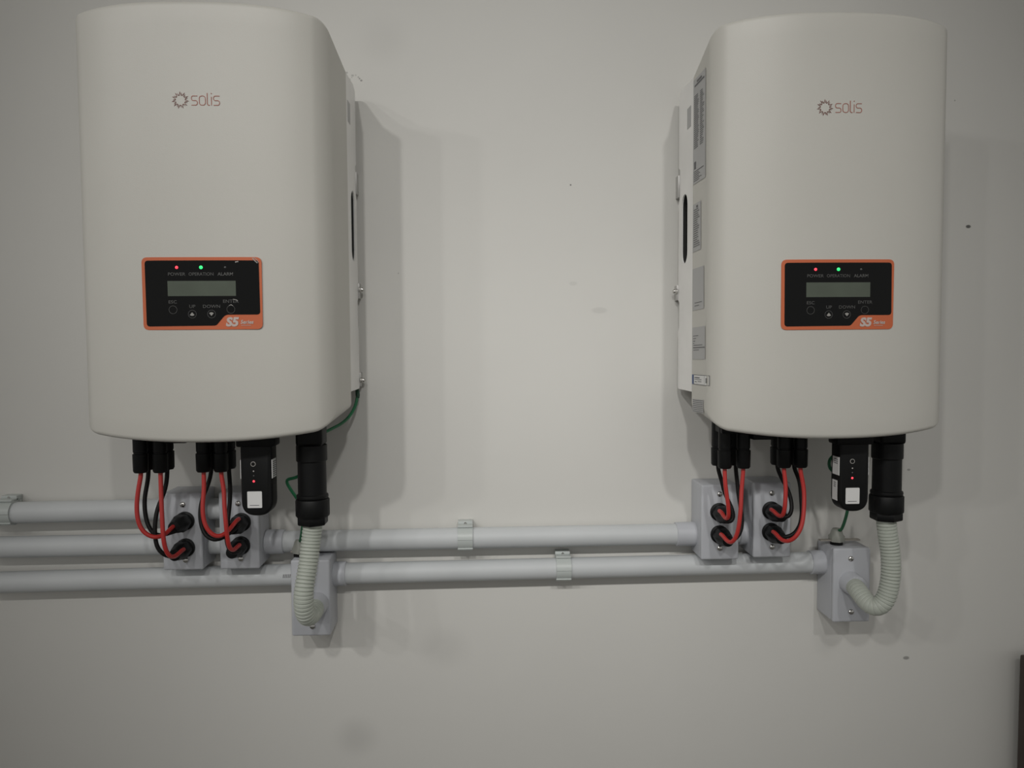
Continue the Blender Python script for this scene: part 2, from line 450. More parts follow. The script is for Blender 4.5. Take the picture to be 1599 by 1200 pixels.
    cx, cz = X(938), Z(368); q = round_poly([(X(872), Z(268)), (X(1004), Z(268)), (X(1004), Z(468)), (X(872), Z(468))], .0040, 8)
    ribbon2d(bm, q, W, .0004, closed=True)
    ribbon2d(bm, [(X(1045), Z(205)), (X(1045), Z(430))] + arc(X(1045) + .002, Z(430), .002, Z(430) - Z(468), 180, 270)[1:] + [(X(1100), Z(468))], W * 1.15, .0004)
    ribbon2d(bm, [(X(1135), Z(285)), (X(1135), Z(470))], W, .0004); wrap_poly(bm, disc(X(1135), Z(214), .0007, 10), .0004, thick=.0003)
    obj('brand_lettering', bm, 'logo', cv, smooth=False)
    # --- display panel
    P = lambda l: [pc(*p) for p in l]
    pan = obj('display_panel', wrap_poly(bmesh.new(), round_poly(P([(145, 150), (1390, 150), (1405, 897), (165, 900)]), .0075), .0010, thick=.0010), 'orange', R, smooth=False)
    obj('black_field', wrap_poly(bmesh.new(), round_poly(P([(180, 184), (1362, 184), (1380, 745), (1020, 745), (925, 858), (200, 864)]), [.0045, .0045, .0045, .009, .006, .0045]), .0013, thick=.0005), 'gloss', pan, smooth=False)
    obj('lcd_screen', wrap_poly(bmesh.new(), round_poly(P([(420, 395), (1126, 395), (1130, 551), (424, 551)]), .0004), .0015, thick=.0004), 'lcd', pan, smooth=False)
    for cx_, nm, r in ((516, 'ledr', .0020), (768, 'ledg', .0023), (1018, 'ledo', .0014)):
        x, z = pc(cx_, 256); bm = bmesh.new(); lathe(bm, (x, yf(x) - .0008, z), (0, -1, 0), [(0, r), (.0008, r), (.0013, r * .6), (.0015, r * .2)], 16)
        obj('indicator_light', bm, nm, pan)
    for cx_, cy_, tri in ((477, 692, 0), (677, 738, 1), (877, 738, -1), (1077, 690, 0)):
        x, z = pc(cx_, cy_); bm = bmesh.new(); ribbon2d(bm, disc(x, z, .0051, 28), .00045, .0016, closed=True)
        wrap_poly(bm, disc(x, z, .0044, 20), .0017, thick=.0005, mi=1)
        if tri: wrap_poly(bm, [(x - .0030, z - tri * .0012), (x, z + tri * .0024), (x + .0030, z - tri * .0012), (x + .001, z - tri * .0022), (x - .001, z - tri * .0022)], .0021, thick=.0003, mi=2)
        obj('push_button', bm, ['print_', 'gloss', 'print2'], pan, smooth=False)
    for s, cx_, cy_, wd, bo in (('POWER', 515, 340, 1.12, .00002), ('OPERATION', 770, 340, 1.0, .00002), ('ALARM', 1022, 340, 1.08, .00010), ('ESC', 474, 627, 1.16, .00002), ('UP', 677, 674, 1.16, .00002), ('DOWN', 877, 674, 1.16, .00002), ('ENTER', 1075, 622, 1.16, .00002)):
        bm = bmesh.new(); x, z = pc(cx_, cy_); text_bm(bm, s, .0058, x, z, .0016, wid=wd, bold=bo)
        obj('button_lettering', bm, 'print_', pan, smooth=False)
    bm = bmesh.new(); x, z = pc(1026, 862); text_bm(bm, 'S5', .0155, x, z, .0016, align='LEFT', shear=.16, bold=.0008, wid=1.05)
    obj('series_lettering', bm, 'white', pan, smooth=False)
    bm = bmesh.new(); x, z = pc(1176, 840); text_bm(bm, 'Series', .0068, x, z, .0016, align='LEFT', shear=.2, bold=.00018, wid=1.0)
    for k in range(9):
        x, z = pc(1185 + k * 11.5, 858); ribbon2d(bm, [(x, z), (x + .0009, z)], .0007, .0016)
    obj('series_lettering', bm, 'white', pan, smooth=False)
    # --- labels on the left side of the cover
    def xs(y):
        y0 = yfs(HWF)
        if y >= y0: return -(HWB + (y - BACK_Y) / (y0 - BACK_Y) * (HWF - HWB)) - .0006
        lo, hi = HWF - RS, HWF
        for _ in range(30):
            m = (lo + hi) / 2
            if yfs(m) > y: hi = m
            else: lo = m
        return -lo - .0006
    def lab(q, mname, lines, off=0, blk=None, border=False):
        """q = (y0,z) top-back, (y1,z) top-front, bottom-back, bottom-front"""
        (a, b, c, d) = q; bm = bmesh.new()
        def pt(u, v, o=0):
            y = (a[0] * (1 - u) + b[0] * u) * (1 - v) + (c[0] * (1 - u) + d[0] * u) * v
            z = (a[1] * (1 - u) + b[1] * u) * (1 - v) + (c[1] * (1 - u) + d[1] * u) * v
            y = max(y, -.178); return Vector((xs(y) - o, y, z))
        def rect(u0, u1, v0, v1, o, mi):
            n = 5; f = [[bm.verts.new(pt(u0 + (u1 - u0) * i / n, v, o)) for i in range(n + 1)] for v in (v0, v1)]
            for i in range(n): bm.faces.new((f[0][i], f[0][i + 1], f[1][i + 1], f[1][i])).material_index = mi
        rect(0, 1, 0, 1, off, 0)
        if border:
            for r_ in ((0, 1, 0, .05), (0, 1, .95, 1), (0, .01, 0, 1), (.985, 1, 0, 1)): rect(*r_, off + .0002, 1)
        for u0, u1, v0, v1 in lines: rect(u0, u1, v0, v1, off + .0003, 1)
        if blk: rect(*blk, off + .0004, 2)
        return obj('info_label', bm, [mname, 'text', 'blue'], R, smooth=False)
    yz = dict(L1=[(-.1035, -.0987), (-.1575, -.0985), (-.1035, -.2489), (-.1595, -.249)], L2=[(-.1035, -.2778), (-.140, -.2776), (-.1035, -.3473), (-.141, -.3464)],
              L3=[(-.104, -.3716), (-.1548, -.3714), (-.1045, -.4329), (-.156, -.4315)], L4=[(-.104, -.4576), (-.1622, -.4563), (-.1048, -.5046), (-.1632, -.5035)],
              L5=[(-.1052, -.5269), (-.177, -.5258), (-.1052, -.5409), (-.177, -.5404)], L6=[(-.1065, -.563), (-.1565, -.5614), (-.107, -.582), (-.157, -.5805)])
    import random; rd = random.Random(4)
    lab(yz['L1'], 'label', [(.12, .9, .06, .075), (.3, .7, .03, .05)] + [l for i in range(27) for l in ((.08, .08 + .4 * rd.uniform(.7, 1), .16 + i * .019, .168 + i * .019), (.56, .56 + .36 * rd.uniform(.5, 1), .16 + i * .019, .168 + i * .019))] +
        [(.1, .24, .79, .86)] + [(.08, .08 + rd.uniform(.3, .8), .88 + i * .018, .887 + i * .018) for i in range(6)])
    lab(yz['L2'], 'label', [(.45, .65, .05, .10)] + [(.12, .12 + rd.uniform(.45, .78), .12 + i * .045, .138 + i * .045) for i in range(18)])
    lab(yz['L3'], 'label', [(.2, .85, .82, .835), (.2, .6, .89, .905)])
    lab(yz['L4'], 'label', [(.08, .5, .26, .28), (.08, .32, .34, .36), (.08, .25, .42, .44), (.08, .18, .49, .51), (.1, .8, .55, .57), (.08, .98, .62, .65), (.1, .55, .70, .72)])
    white_ = lab(yz['L5'], 'wlabel', [(.16, .48, .24, .34), (.16, .6, .44, .5), (.18, .3, .68, .76), (.36, .6, .64, .7), (.78, .79, .1, .9), (.86, .9, .25, .75)], blk=(0, .11, 0, 1), border=True); white_['kind_mark'] = 'white'
    lab(yz['L6'], 'label', [(.05, .95, .06 + i * .14, .10 + i * .14) for i in range(7)])
    # --- switch bracket and socket plate under the cover
    bm = bmesh.new(); box(bm, -.1345, .002, -.139, -.090, -.612, -.590, .002); box(bm, -.088, -.058, -.139, -.105, -.6215, -.600, .001)
    obj('connector_base', bm, 'black', R)
    return R

inv_l = make_inverter()
XL, ZL, XR, ZR = -.3591, 1.9862, .4812, 1.9816
inv_r = copy_tree(inv_l)
inv_l.location = (XL, 0, ZL); inv_r.location = (XR, 0, ZR)
for o in list(bpy.data.objects):     # no small white sticker on the left unit
    if o.get('kind_mark'):
        del o['kind_mark']
        if o.parent == inv_l: bpy.data.objects.remove(o)
tag(inv_l, 'cream wall-mounted solar inverter at left, above the green wire, scratched display corner', 'inverter', 'inverters on the wall')
tag(inv_r, 'cream wall-mounted solar inverter at right, printed labels down its visible left side', 'inverter', 'inverters on the wall')
# the left unit's cover sits slightly askew: its front leans a few millimetres to the left
cv_l = [o for o in inv_l.children if o.name.startswith('cover')][0]; cv_l.data = cv_l.data.copy()
for v in cv_l.data.vertices: v.co.x -= .0085 * min(1, max(0, (BACK_Y - v.co.y) / .09))
# scratches at the corner of the left display
pl_ = [o for o in bpy.data.objects if o.name.startswith('display_panel') and root_of(o) == inv_l][0]
for pl, wd in (([(1300, 160), (1325, 190), (1352, 212)], .0011), ([(1315, 155), (1345, 178), (1362, 205)], .0006), ([(1122, 203), (1155, 196)], .0013), ([(1100, 585), (1135, 592), (1150, 606)], .0006), ([(1060, 652), (1080, 640), (1100, 655)], .0005)):
    bm = bmesh.new(); ribbon2d(bm, [pc(*p) for p in pl], wd, .0020)
    me = bpy.data.meshes.new('scratch_mark'); bm.to_mesh(me); bm.free(); link('scratch_mark', me, 'scratch', pl_, smooth=False)

# ------------------------------------------------------------------ communication sticks
def make_stick():
    R = thing('data_logger_stick', (0, 0, 0)); bm = bmesh.new()
    # local: x centred, z=0 top, body hanging down, y centred on its own middle
    x0, x1, d0, d1 = -.0213, .0213, -.013, .013
    def fl(i): return round_poly([(x0 + i, -.012), (x1 - i, -.012), (x1 - i, -.120 + i), (x0 + i, -.120 + i)], [.001, .001, .021 - i, .021 - i], 14)
    loops = [[bm.verts.new((x, y, z)) for x, z in fl(i)] for i, y in ((0, d1), (0, d0 + .004), (.0005, d0 + .002), (.0016, d0 + .0006), (.0034, d0))]
    for a, b in zip(loops, loops[1:]):
        for i in range(len(a)): j = (i + 1) % len(a); bm.faces.new((a[i], b[i], b[j], a[j]))
    bm.faces.new(loops[0][::-1]); bm.faces.new(loops[-1])
    bd = obj('body', bm, 'black', R)
    t = bmesh.new(); box(t, -.0265, .0265, -.0155, .0155, -.024, .016, .003); obj('locking_collar', t, 'black', R)
    t = bmesh.new(); u = round_poly([(-.0125, -.0855), (.0075, -.0855), (.0075, -.1085), (-.0125, -.1085)], .0015, 4)
    a = [t.verts.new((x, d0 - .0004, z)) for x, z in u]; b = [t.verts.new((x, d0 + .0005, z)) for x, z in u]; t.faces.new(a); 
    for i in range(len(a)):
        j = (i + 1) % len(a); t.faces.new((a[i], b[i], b[j], a[j]))
    for x0_, x1_, z0_, z1_ in ((-.0095, .0035, -.1052, -.1044),):
        f = t.faces.new([t.verts.new((x, d0 - .0006, z)) for x, z in ((x0_, z0_), (x1_, z0_), (x1_, z1_), (x0_, z1_))]); f.material_index = 1
    obj('front_label', t, ['wlabel', 'text'], R, smooth=False)
    t = bmesh.new(); lathe(t, (-.0035, d0 + .0005, -.0475), (0, -1, 0), [(0, .0035), (.0010, .0035)], 20); q = bmesh.new(); lathe(q, (-.0035, d0 - .0004, -.0475), (0, -1, 0), [(0, .0026), (.0003, .0026)], 20); merge(t, q, 1); obj('reset_button', t, ['print2', 'black'], R, smooth=False)
    for z, mn, r in ((-.0575, 'ledw', .0010), (-.0638, 'ledo', .0009), (-.0715, 'ledr', .0016)):
        t = bmesh.new(); lathe(t, (-.0032, d0 + .0004, z), (0, -1, 0), [(0, r), (.0007, r), (.0010, r * .5)], 14); obj('indicator_light', t, mn, R)
    for s, z0, z1, y0, y1 in ((1, -.068, -.042, -.011, .009), (-1, -.068, -.042, -.011, .009), (-1, -.105, -.076, -.006, .009)):
        t = bmesh.new(); box(t, min(s * .0210, s * .0217), max(s * .0210, s * .0217), y0, y1, z0, z1)
        for i in range(8 if s > 0 else 3):
            zz = z1 - .003 - i * .0028; box_ = bmesh.new(); yy1 = .004 if s > 0 else .001
            f = [box_.verts.new((s * .0219, y, z_)) for y, z_ in ((y0 + .004, zz), (yy1 + .003, zz), (yy1 + .003, zz - .0012), (y0 + .004, zz - .0012))]; box_.faces.new(f); merge(t, box_, 1)
        obj('side_label', t, ['wlabel', 'text'], R, smooth=False)
    return R
st = make_stick(); st2 = copy_tree(st)
st.location = (XL + .0478, -.157, ZL - .600); st2.location = (XR + .0470, -.157, ZR - .602)
tag(st, 'black data logger stick with glowing red dot hanging under the left inverter', 'data logger', 'data logger sticks')
tag(st2, 'black data logger stick in front of green wire loop under the right inverter', 'data logger', 'data logger sticks')

# ------------------------------------------------------------------ large black AC connectors
def make_ac():
    R = thing('conduit_connector', (0, 0, 0))
    def part(nm, prof, m='black', n=36): bm = bmesh.new(); lathe(bm, (0, 0, 0), (0, 0, -1), prof, n); return obj(nm, bm, m, R)
    bm = bmesh.new(); box(bm, -.0190, .0190, -.0190, .0190, -.027, .010, .005, 3); obj('mounting_flange', bm, 'black', R)
    part('upper_collar', [(.026, .0215), (.028, .0218), (.048, .0218), (.0495, .0205)])
    part('sleeve', [(.049, .0200), (.096, .0202), (.0975, .0222), (.1, .0226), (.102, .0222), (.104, .0205)])
    part('coupling_nut', [(.1035, .0225), (.105, .0241, 'rib'), (.127, .0241, 'rib'), (.129, .0225)])
    part('end_nut', [(.1285, .0205, 'hex'), (.130, .0212, 'hex'), (.139, .0212, 'hex'), (.1405, .0200, 'hex')], n=48)
    return R
ac = make_ac(); ac2 = copy_tree(ac)
ac.location = (XL + .1152, -.129, ZL - .601); ac2.location = (XR + .1160, -.129, ZR - .603)
tag(ac, 'thick black round conduit connector under the left inverter, above the straight-hanging hose', 'connector', 'black conduit connectors')
tag(ac2, 'thick black round conduit connector under the right inverter, above the J-shaped hose', 'connector', 'black conduit connectors')

# ------------------------------------------------------------------ cables with their plugs
def plug_bm(top):
    bm = bmesh.new()
    lathe(bm, top, (0, 0, -1), [(-.004, .0096), (.034, .0096), (.0345, .0088), (.0365, .0088), (.037, .0104, 'rib'), (.061, .0101, 'rib'), (.0635, .0086), (.064, .004)], 28)
    return bm
def cable(unitx, unitz, lx, ly, col, path, label, group):
    top = Vector((unitx + lx, ly, unitz - .6005))
    R = thing('solar_cable', top, label, 'cable', group)
    obj('plug', plug_bm(top), 'black', R)
    s = top - Vector((0, 0, .0625)); n = len(path)
    pts = [s, s - Vector((0, 0, .006))]
    for i, p in enumerate(path):
        k = max(0, (i - n + 3) / 2) * (-1 if col == 'red' else 1)      # red over black where the pair enters a gland
        pts.append(at(p[0] + k * 1.2, p[1] + k * 3.1, p[2]))
    e = pts[-1]; pts.append(e + Vector((0, .012, 0)))
    pa = smooth_path(spline(pts, .003), 6)
    obj('wire', tube(bmesh.new(), pa, .0031, 12), col, R)
    return R
RY, KY = -.128, -.100
# unit-local plug x positions
g_l, g_r = 'plug-ended cables under the left inverter', 'plug-ended cables under the right inverter'
TIP = -.104
cl = [
 (-.1262, RY, 'red', [(216, 765, -.13), (213.5, 792, -.132), (216, 815, -.133), (224, 831, -.132), (238, 839.5, -.13), (253, 838, -.124), (264, 831, -.113), (272, 825, TIP)], 'red cable, leftmost under the left inverter, looping to the upper black gland'),
 (-.1275, KY, 'blk', [(230, 755, -.10), (226, 778, -.103), (226.5, 800, -.108), (231, 820, -.112), (240, 834, -.116), (252, 837, -.118), (264, 831, -.112), (273, 827, TIP)], 'black cable curving between the two red ones left under the left inverter'),
 (-.0987, RY, 'red', [(251.5, 765, -.13), (252.3, 790, -.133), (253.5, 815, -.136), (255, 840, -.137), (259, 860, -.134), (267, 871, -.126), (276, 870, -.115), (283, 865, TIP)], 'red cable dropping straight to the lower gland of the leftmost junction box'),
 (-.1005, KY, 'blk', [(259, 760, -.10), (253, 778, -.104), (246, 795, -.110), (242.5, 815, -.116), (242, 836, -.12), (246, 856, -.122), (256, 867, -.12), (268, 869, -.114), (279, 864, TIP)], 'black cable crossing behind a red one to the leftmost box lower gland'),
 (-.0381, RY, 'red', [(318.5, 765, -.13), (316.5, 790, -.134), (318, 812, -.136), (325, 829, -.136), (338, 839, -.133), (352, 834, -.126), (363, 824, -.115), (370, 817, TIP)], 'red cable sweeping low to the upper gland of the box behind the stick'),
 (-.0372, KY, 'blk', [(325, 757, -.10), (317.5, 775, -.105), (313, 795, -.11), (314, 818, -.115), (321, 836, -.12), (334, 844, -.122), (349, 840, -.12), (362, 828, -.112), (369, 820, TIP)], 'black cable hugging behind the sweeping red one under the left inverter middle'),
 (-.0135, RY, 'red', [(349.5, 765, -.13), (350.5, 790, -.134), (352.5, 815, -.137), (355, 840, -.134), (358.5, 856, -.127), (365, 861.5, -.117), (371, 858, TIP)], 'red cable dropping straight to the lower gland of the box behind the stick'),
 (-.0116, KY, 'blk', [(359.5, 765, -.10), (358.5, 790, -.104), (356, 812, -.11), (353.5, 835, -.115), (355.5, 853, -.117), (362, 862, -.114), (370, 860, TIP)], 'black cable just left of the data logger stick under the left inverter'),
]
for a in cl: cable(XL, ZL, a[0], a[1], a[2], a[3], a[4], g_l)
cr = [
 (-.1262, RY, 'red', [(1132.5, 756, -.13), (1135, 775, -.13), (1137.3, 792, -.129), (1138, 806, -.126), (1135.5, 812.5, -.118), (1131.5, 810, -.112), (1128.5, 804, TIP)], 'leftmost red cable under the right inverter, short drop to an upper gland'),
 (-.1275, KY, 'blk', [(1127, 752, -.10), (1131.8, 771, -.102), (1140, 788, -.106), (1145.5, 803, -.112), (1144, 815, -.116), (1137, 817, -.116), (1131, 810, -.110), (1128.5, 805, TIP)], 'black cable bulging out behind the leftmost red one under the right inverter'),
 (-.0987, RY, 'red', [(1158, 765, -.13), (1156.7, 794, -.134), (1153.5, 823, -.134), (1148.5, 841, -.130), (1142, 849, -.124), (1135.5, 847, -.115), (1131, 841, TIP)], 'second red cable from the left under the right inverter, to lower gland'),
 (-.1005, KY, 'blk', [(1151, 752, -.10), (1153.5, 775, -.104), (1157.5, 800, -.11), (1158.5, 822, -.115), (1153, 838, -.119), (1144, 845, -.118), (1136, 845, -.112), (1131, 840, TIP)], 'black cable half hidden behind the second red one under the right inverter'),
 (-.0381, RY, 'red', [(1226.7, 756, -.13), (1226.5, 779, -.132), (1225, 797, -.131), (1221.5, 807, -.124), (1215.5, 807.5, -.114), (1210, 802, TIP)], 'red cable under the right inverter ending at the rightmost upper gland'),
 (-.0372, KY, 'blk', [(1222, 750, -.10), (1229.6, 763.5, -.102), (1235, 780, -.107), (1236.3, 797, -.112), (1232.5, 808, -.116), (1224, 809.5, -.116), (1215, 806, -.110), (1210, 801, TIP)], 'black cable bowed outward behind the short red one, rightmost upper gland'),
 (-.0135, RY, 'red', [(1255.3, 765, -.13), (1255, 800, -.136), (1251, 824, -.139), (1242, 839.5, -.138), (1230, 846.5, -.130), (1219.5, 844.5, -.117), (1213, 837, TIP)], 'rightmost red cable under the right inverter with a wide bend'),
 (-.0116, KY, 'blk', [(1248.4, 752, -.10), (1251, 779, -.105), (1252, 806, -.112), (1247.5, 824, -.118), (1238, 836, -.121), (1227, 839.5, -.119), (1218, 838, -.112), (1212, 835, TIP)], 'black cable inside the wide bend of the rightmost red one'),
]
for a in cr: cable(XR, ZR, a[0], a[1], a[2], a[3], a[4], g_r)

# ------------------------------------------------------------------ junction boxes
BW, BH, BD = .0590, .1180, .060
def cable_gland(R, p, out=.046):
    bm = bmesh.new()
    lathe(bm, p, (0, -1, 0), [(-.001, .0142), (.004, .0142), (.005, .0120), (.010, .0120)], 28)
    g = obj('cable_gland', bm, 'black', R)
    bm = bmesh.new(); lathe(bm, p, (0, -1, 0), [(.010, .0125, 'hex'), (.012, .0132, 'hex'), (.026, .0130, 'hex'), (.030, .0115), (.040, .0092), (.044, .0085), (.0445, .004)], 36)
    obj('cap_nut', bm, 'black', g)
def junction_box(cx, zc, label, screws, glands=(), fitting=None, top=None):
    R = thing('junction_box', (cx, 0, zc - BH / 2), label, 'junction box', 'pvc junction boxes along the pipes')
    bm = bmesh.new(); x0, x1, z0, z1 = cx - BW / 2, cx + BW / 2, zc - BH / 2, zc + BH / 2
    box(bm, x0, x1, -.052, 0, z0, z1, .0028, 3); obj('body', bm, 'box', R)
    bm = bmesh.new(); box(bm, x0 - .0003, x1 + .0003, -.0605, -.0515, z0 - .0003, z1 + .0003, .0032, 3); obj('lid', bm, 'box', R)
    for px, py in screws:
        p = at(px, py, -.0605); bm = bmesh.new(); lathe(bm, (p.x, -.060, p.z), (0, -1, 0), [(0, .0045), (.0012, .0044), (.0024, .0033), (.0030, .0015)], 18); obj('screw', bm, 'steel', R)
    for px, py in glands: q = at(px, py, -.066); cable_gland(R, (q.x, -.0600, q.z))
    if fitting:
        q = at(*fitting, -.066); bm = bmesh.new()
        lathe(bm, (q.x, -.0600, q.z), (0, -1, 0), [(0, .0180), (.004, .0180), (.006, .0170), (.022, .0168), (.0235, .0158)], 32)
        obj('hose_adapter', bm, 'box', R)
    if top:
        gx, gy = top; bm = bmesh.new()
        lathe(bm, (gx, gy, z1 - .001), (0, 0, 1), [(0, .0098), (.004, .0098), (.005, .0078), (.0062, .0078)], 24); g = obj('top_gland', bm, 'black', R)
        bm = bmesh.new(); lathe(bm, (gx, gy, z1 + .005), (0, 0, 1), [(0, .0112, 'hex'), (.001, .0117, 'hex'), (.009, .0117, 'hex'), (.0115, .0100), (.018, .0082), (.021, .006), (.0215, .004)], 36); obj('cap_nut', bm, 'gland', g)
    return R, x0, x1, z0, z1
cz = lambda a, b: CAM_Z + (a + b) / 2
b1 = junction_box(-.4562, cz(-.2212, -.339), 'pale grey junction box, leftmost of all, two black glands and four cables', [(285.3, 788.5), (290, 875)], [(287, 815), (288, 857)])
b2 = junction_box(-.3710, cz(-.2213, -.3386), 'pale grey junction box partly behind the left data logger stick', [(371.8, 786.8), (376, 872.8)], [(375.5, 817), (374.5, 853.5)])
b3 = junction_box(.3703, cz(-.2205, -.3367), 'pale grey junction box where the middle pipe enters from the left, two glands', [(1124, 772), (1124, 856.5)], [(1124.5, 801), (1125, 836)])
b4 = junction_box(.4527, cz(-.2168, -.3362), 'pale grey junction box right of its twin, gland with a white dot', [(1205.2, 770.6), (1205.6, 854.6)], [(1206, 798.5), (1205.5, 832)])
z5 = cz(-.3286, -.444); z6 = cz(-.3226, -.4422)
t5 = at(467, 858, -.040); t6 = at(1309, 843, -.040)
b5 = junction_box(-.2650, z5, 'pale grey junction box lowest at left, behind the straight corrugated hose', [(470, 888), (488, 978.8)], [], (494, 945), (t5.x, -.034))
b6 = junction_box(.5813, z6, 'pale grey junction box at lower right with tarnished washer strip on top', [(1328.7, 873), (1329, 956)], [], (1330, 912), (t6.x, -.034))
# tarnished strip washer under the top gland of the right box
bm = bmesh.new(); zt6 = b6[4]; box(bm, t6.x - .028, t6.x + .037, -.0385, -.0295, zt6 + .0062, zt6 + .0082, .0004)
o = obj('washer_strip', bm, 'tab', b6[0])
bm = bmesh.new(); box(bm, t5.x - .014, t5.x + .020, -.0385, -.0295, b5[4] + .0062, b5[4] + .0082, .0004); obj('washer_strip', bm, 'tab', b5[0])
# white mark on the upper gland of the fourth box
p = at(1203.5, 803, -.082); bm = bmesh.new(); box(bm, p.x - .0020, p.x + .0020, -.0830, -.0790, p.z - .0035, p.z + .0035, .0003)
g4 = [o for o in b4[0].children if o.name.startswith('cable_gland')][0]; obj('gland_mark', bm, 'wlabel', g4)

# ------------------------------------------------------------------ pipes, couplings, clips
PY, PR = -.0205, .0167
def pipe(p0, p1, label, cuffs=()):
    """p0,p1 world points of the axis ends; cuffs = list of (x0,x1)"""
    p0 = Vector(p0); p1 = Vector(p1); d = (p1 - p0)
    R = thing('conduit_pipe', p0, label, 'pipe', 'grey conduit pipes')
    bm = bmesh.new(); lathe(bm, p0, d, [(0, PR), (d.length, PR)], 40); obj('tube', bm, 'pvc', R)
    for x0, x1 in cuffs:
        q0 = p0 + d * ((x0 - p0.x) / d.x); L = abs(x1 - x0); dd = d if x1 > x0 else -d
        bm = bmesh.new(); lathe(bm, q0, dd, [(0, PR + .0001), (0, PR + .0024), (L - .001, PR + .0024), (L, PR + .0014), (L, PR + .0001)], 40); obj('coupling', bm, 'box', R)
    return R
def ax(px, py): return at(px, py, PY)
def onx(p, q, x): return p + (q - p) * ((x - p.x) / (q.x - p.x))
A0, A1 = ax(-30, 802.2), ax(255, 796)
pipe(A0, onx(A0, A1, b1[1]), 'grey conduit pipe, topmost of three at left, ending at the leftmost junction box')
B0, B1 = ax(-30, 855.5), ax(255, 850)
pipe(B0, onx(B0, B1, b1[1]), 'grey conduit pipe, middle of the three at left')
A2 = onx(A0, A1, b1[2]); A2.z = A1.z; pipe(A2, (b2[1], PY, A1.z), 'short grey pipe, upper of two joining the left junction boxes')
pipe((b1[2], PY, B1.z), (b2[1], PY, B1.z), 'short grey pipe, lower of two joining the left junction boxes')
B2, B3 = ax(440, 846), ax(1060, 834.3)
p0, p1 = onx(B2, B3, b2[2]), onx(B2, B3, b3[1])
pipe(p0, p1, 'long grey conduit pipe, upper one running between the two inverters', [(b2[2], b2[2] + .029), (b3[1], b3[1] - .031)])
q = ax(1160, 832); pipe((b3[2], PY, q.z), (b4[1], PY, q.z), 'very short grey pipe joining the right pair of junction boxes', [(b4[1], b4[1] - .012)])
C0, C1 = ax(-30, 910.8), ax(440, 898)
pipe(C0, onx(C0, C1, b5[1]), 'grey conduit pipe, lowest of three at left, with small printed marks')
C2, C3 = ax(560, 895.5), ax(1260, 878.5)
pipe(onx(C2, C3, b5[2]), onx(C2, C3, b6[1]), 'long grey conduit pipe, lower one running to the lower right junction box', [(b5[2], b5[2] + .019), (b6[1], b6[1] - .022)])
# faint print on the lowest left pipe
def yp(zoff): return PY - math.sqrt(max(0, (PR + .0002) ** 2 - zoff ** 2))
bm = bmesh.new()
for i in range(5):
    p = at(441.5 + i * 2.6, 898.5, PY - PR); cz_ = onx(C0, C1, p.x).z
    vs_ = [bm.verts.new((p.x + dx, yp(dz) - .0001, cz_ + dz)) for dx, dz in ((0, -.0002), (.0013, -.0002), (.0019, .0052), (.0006, .0052))]; bm.faces.new(vs_)
pc_root = [o for o in bpy.data.objects if o.get('label', '').startswith('grey conduit pipe, lowest')][0]
obj('pipe_print', bm, 'text', pc_root, smooth=False)

def clip(x, zc, label):
    R = thing('pipe_clip', (x, 0, zc - .02), label, 'pipe clip', 'pipe clips on the wall')
    bm = bmesh.new(); hw = .0118; n = 30; ro = PR + .0030; ri = PR + .0002
    a0, a1 = math.radians(-75), math.radians(255)
    # saddle ring around the pipe, faceted lip in front, base block on the wall
    prof = []
    for k in range(n + 1):
        a = math.radians(0) + 2 * math.pi * k / n; prof.append((PY + math.cos(a) * ro, zc + math.sin(a) * ro))
    def ring(x0, x1, r0, r1, s, e, m=24):
        t = bmesh.new(); rows = []
        for k in range(m + 1):
            a = math.radians(s + (e - s) * k / m)
            rows.append([t.verts.new((xx, PY - math.cos(a) * r, zc + math.sin(a) * r)) for xx, r in ((x0, r0), (x1, r0), (x1, r1), (x0, r1))])
        for p_, q_ in zip(rows, rows[1:]):
            for i in range(4): t.faces.new((p_[i], p_[(i + 1) % 4], q_[(i + 1) % 4], q_[i]))
        t.faces.new(rows[0]); t.faces.new(rows[-1][::-1]); merge(bm, t)
    ring(x - hw, x + hw, ri, ro, 4, 180, 24); ring(x - hw, x + hw, ri, ro - .0008, -180, 3, 24)
    ring(x - hw, x + hw, ro - .001, ro + .0012, -52, -42, 3)
    box(bm, x - hw, x + hw, -.008, 0, zc - .0185, zc + .0185, .0008)
    box(bm, x - hw, x + hw, -.030, -.012, zc + ro - .001, zc + ro + .0022, .0005)
    box(bm, x - hw, x + hw, -.016, -.0, zc + ro - .002, zc + ro + .006, .0006)
    obj('saddle', bm, 'clip', R)
    bm = bmesh.new(); lathe(bm, (x, -.0155, zc + ro + .003), (0, -1, 0), [(0, .002), (.002, .002), (.003, .001)], 10); obj('screw', bm, 'steel', R)
p = at(726.5, 838, -.03); clip(p.x, onx(B2, B3, p.x).z, 'green-grey clip holding the upper pipe between the inverters')
p = at(880, 886, -.03); clip(p.x, onx(C2, C3, p.x).z, 'green-grey clip holding the lower pipe between the inverters')
p = at(6, 800, -.03); clip(p.x, onx(A0, A1, p.x).z, 'pipe clip on the topmost left pipe at the picture edge')

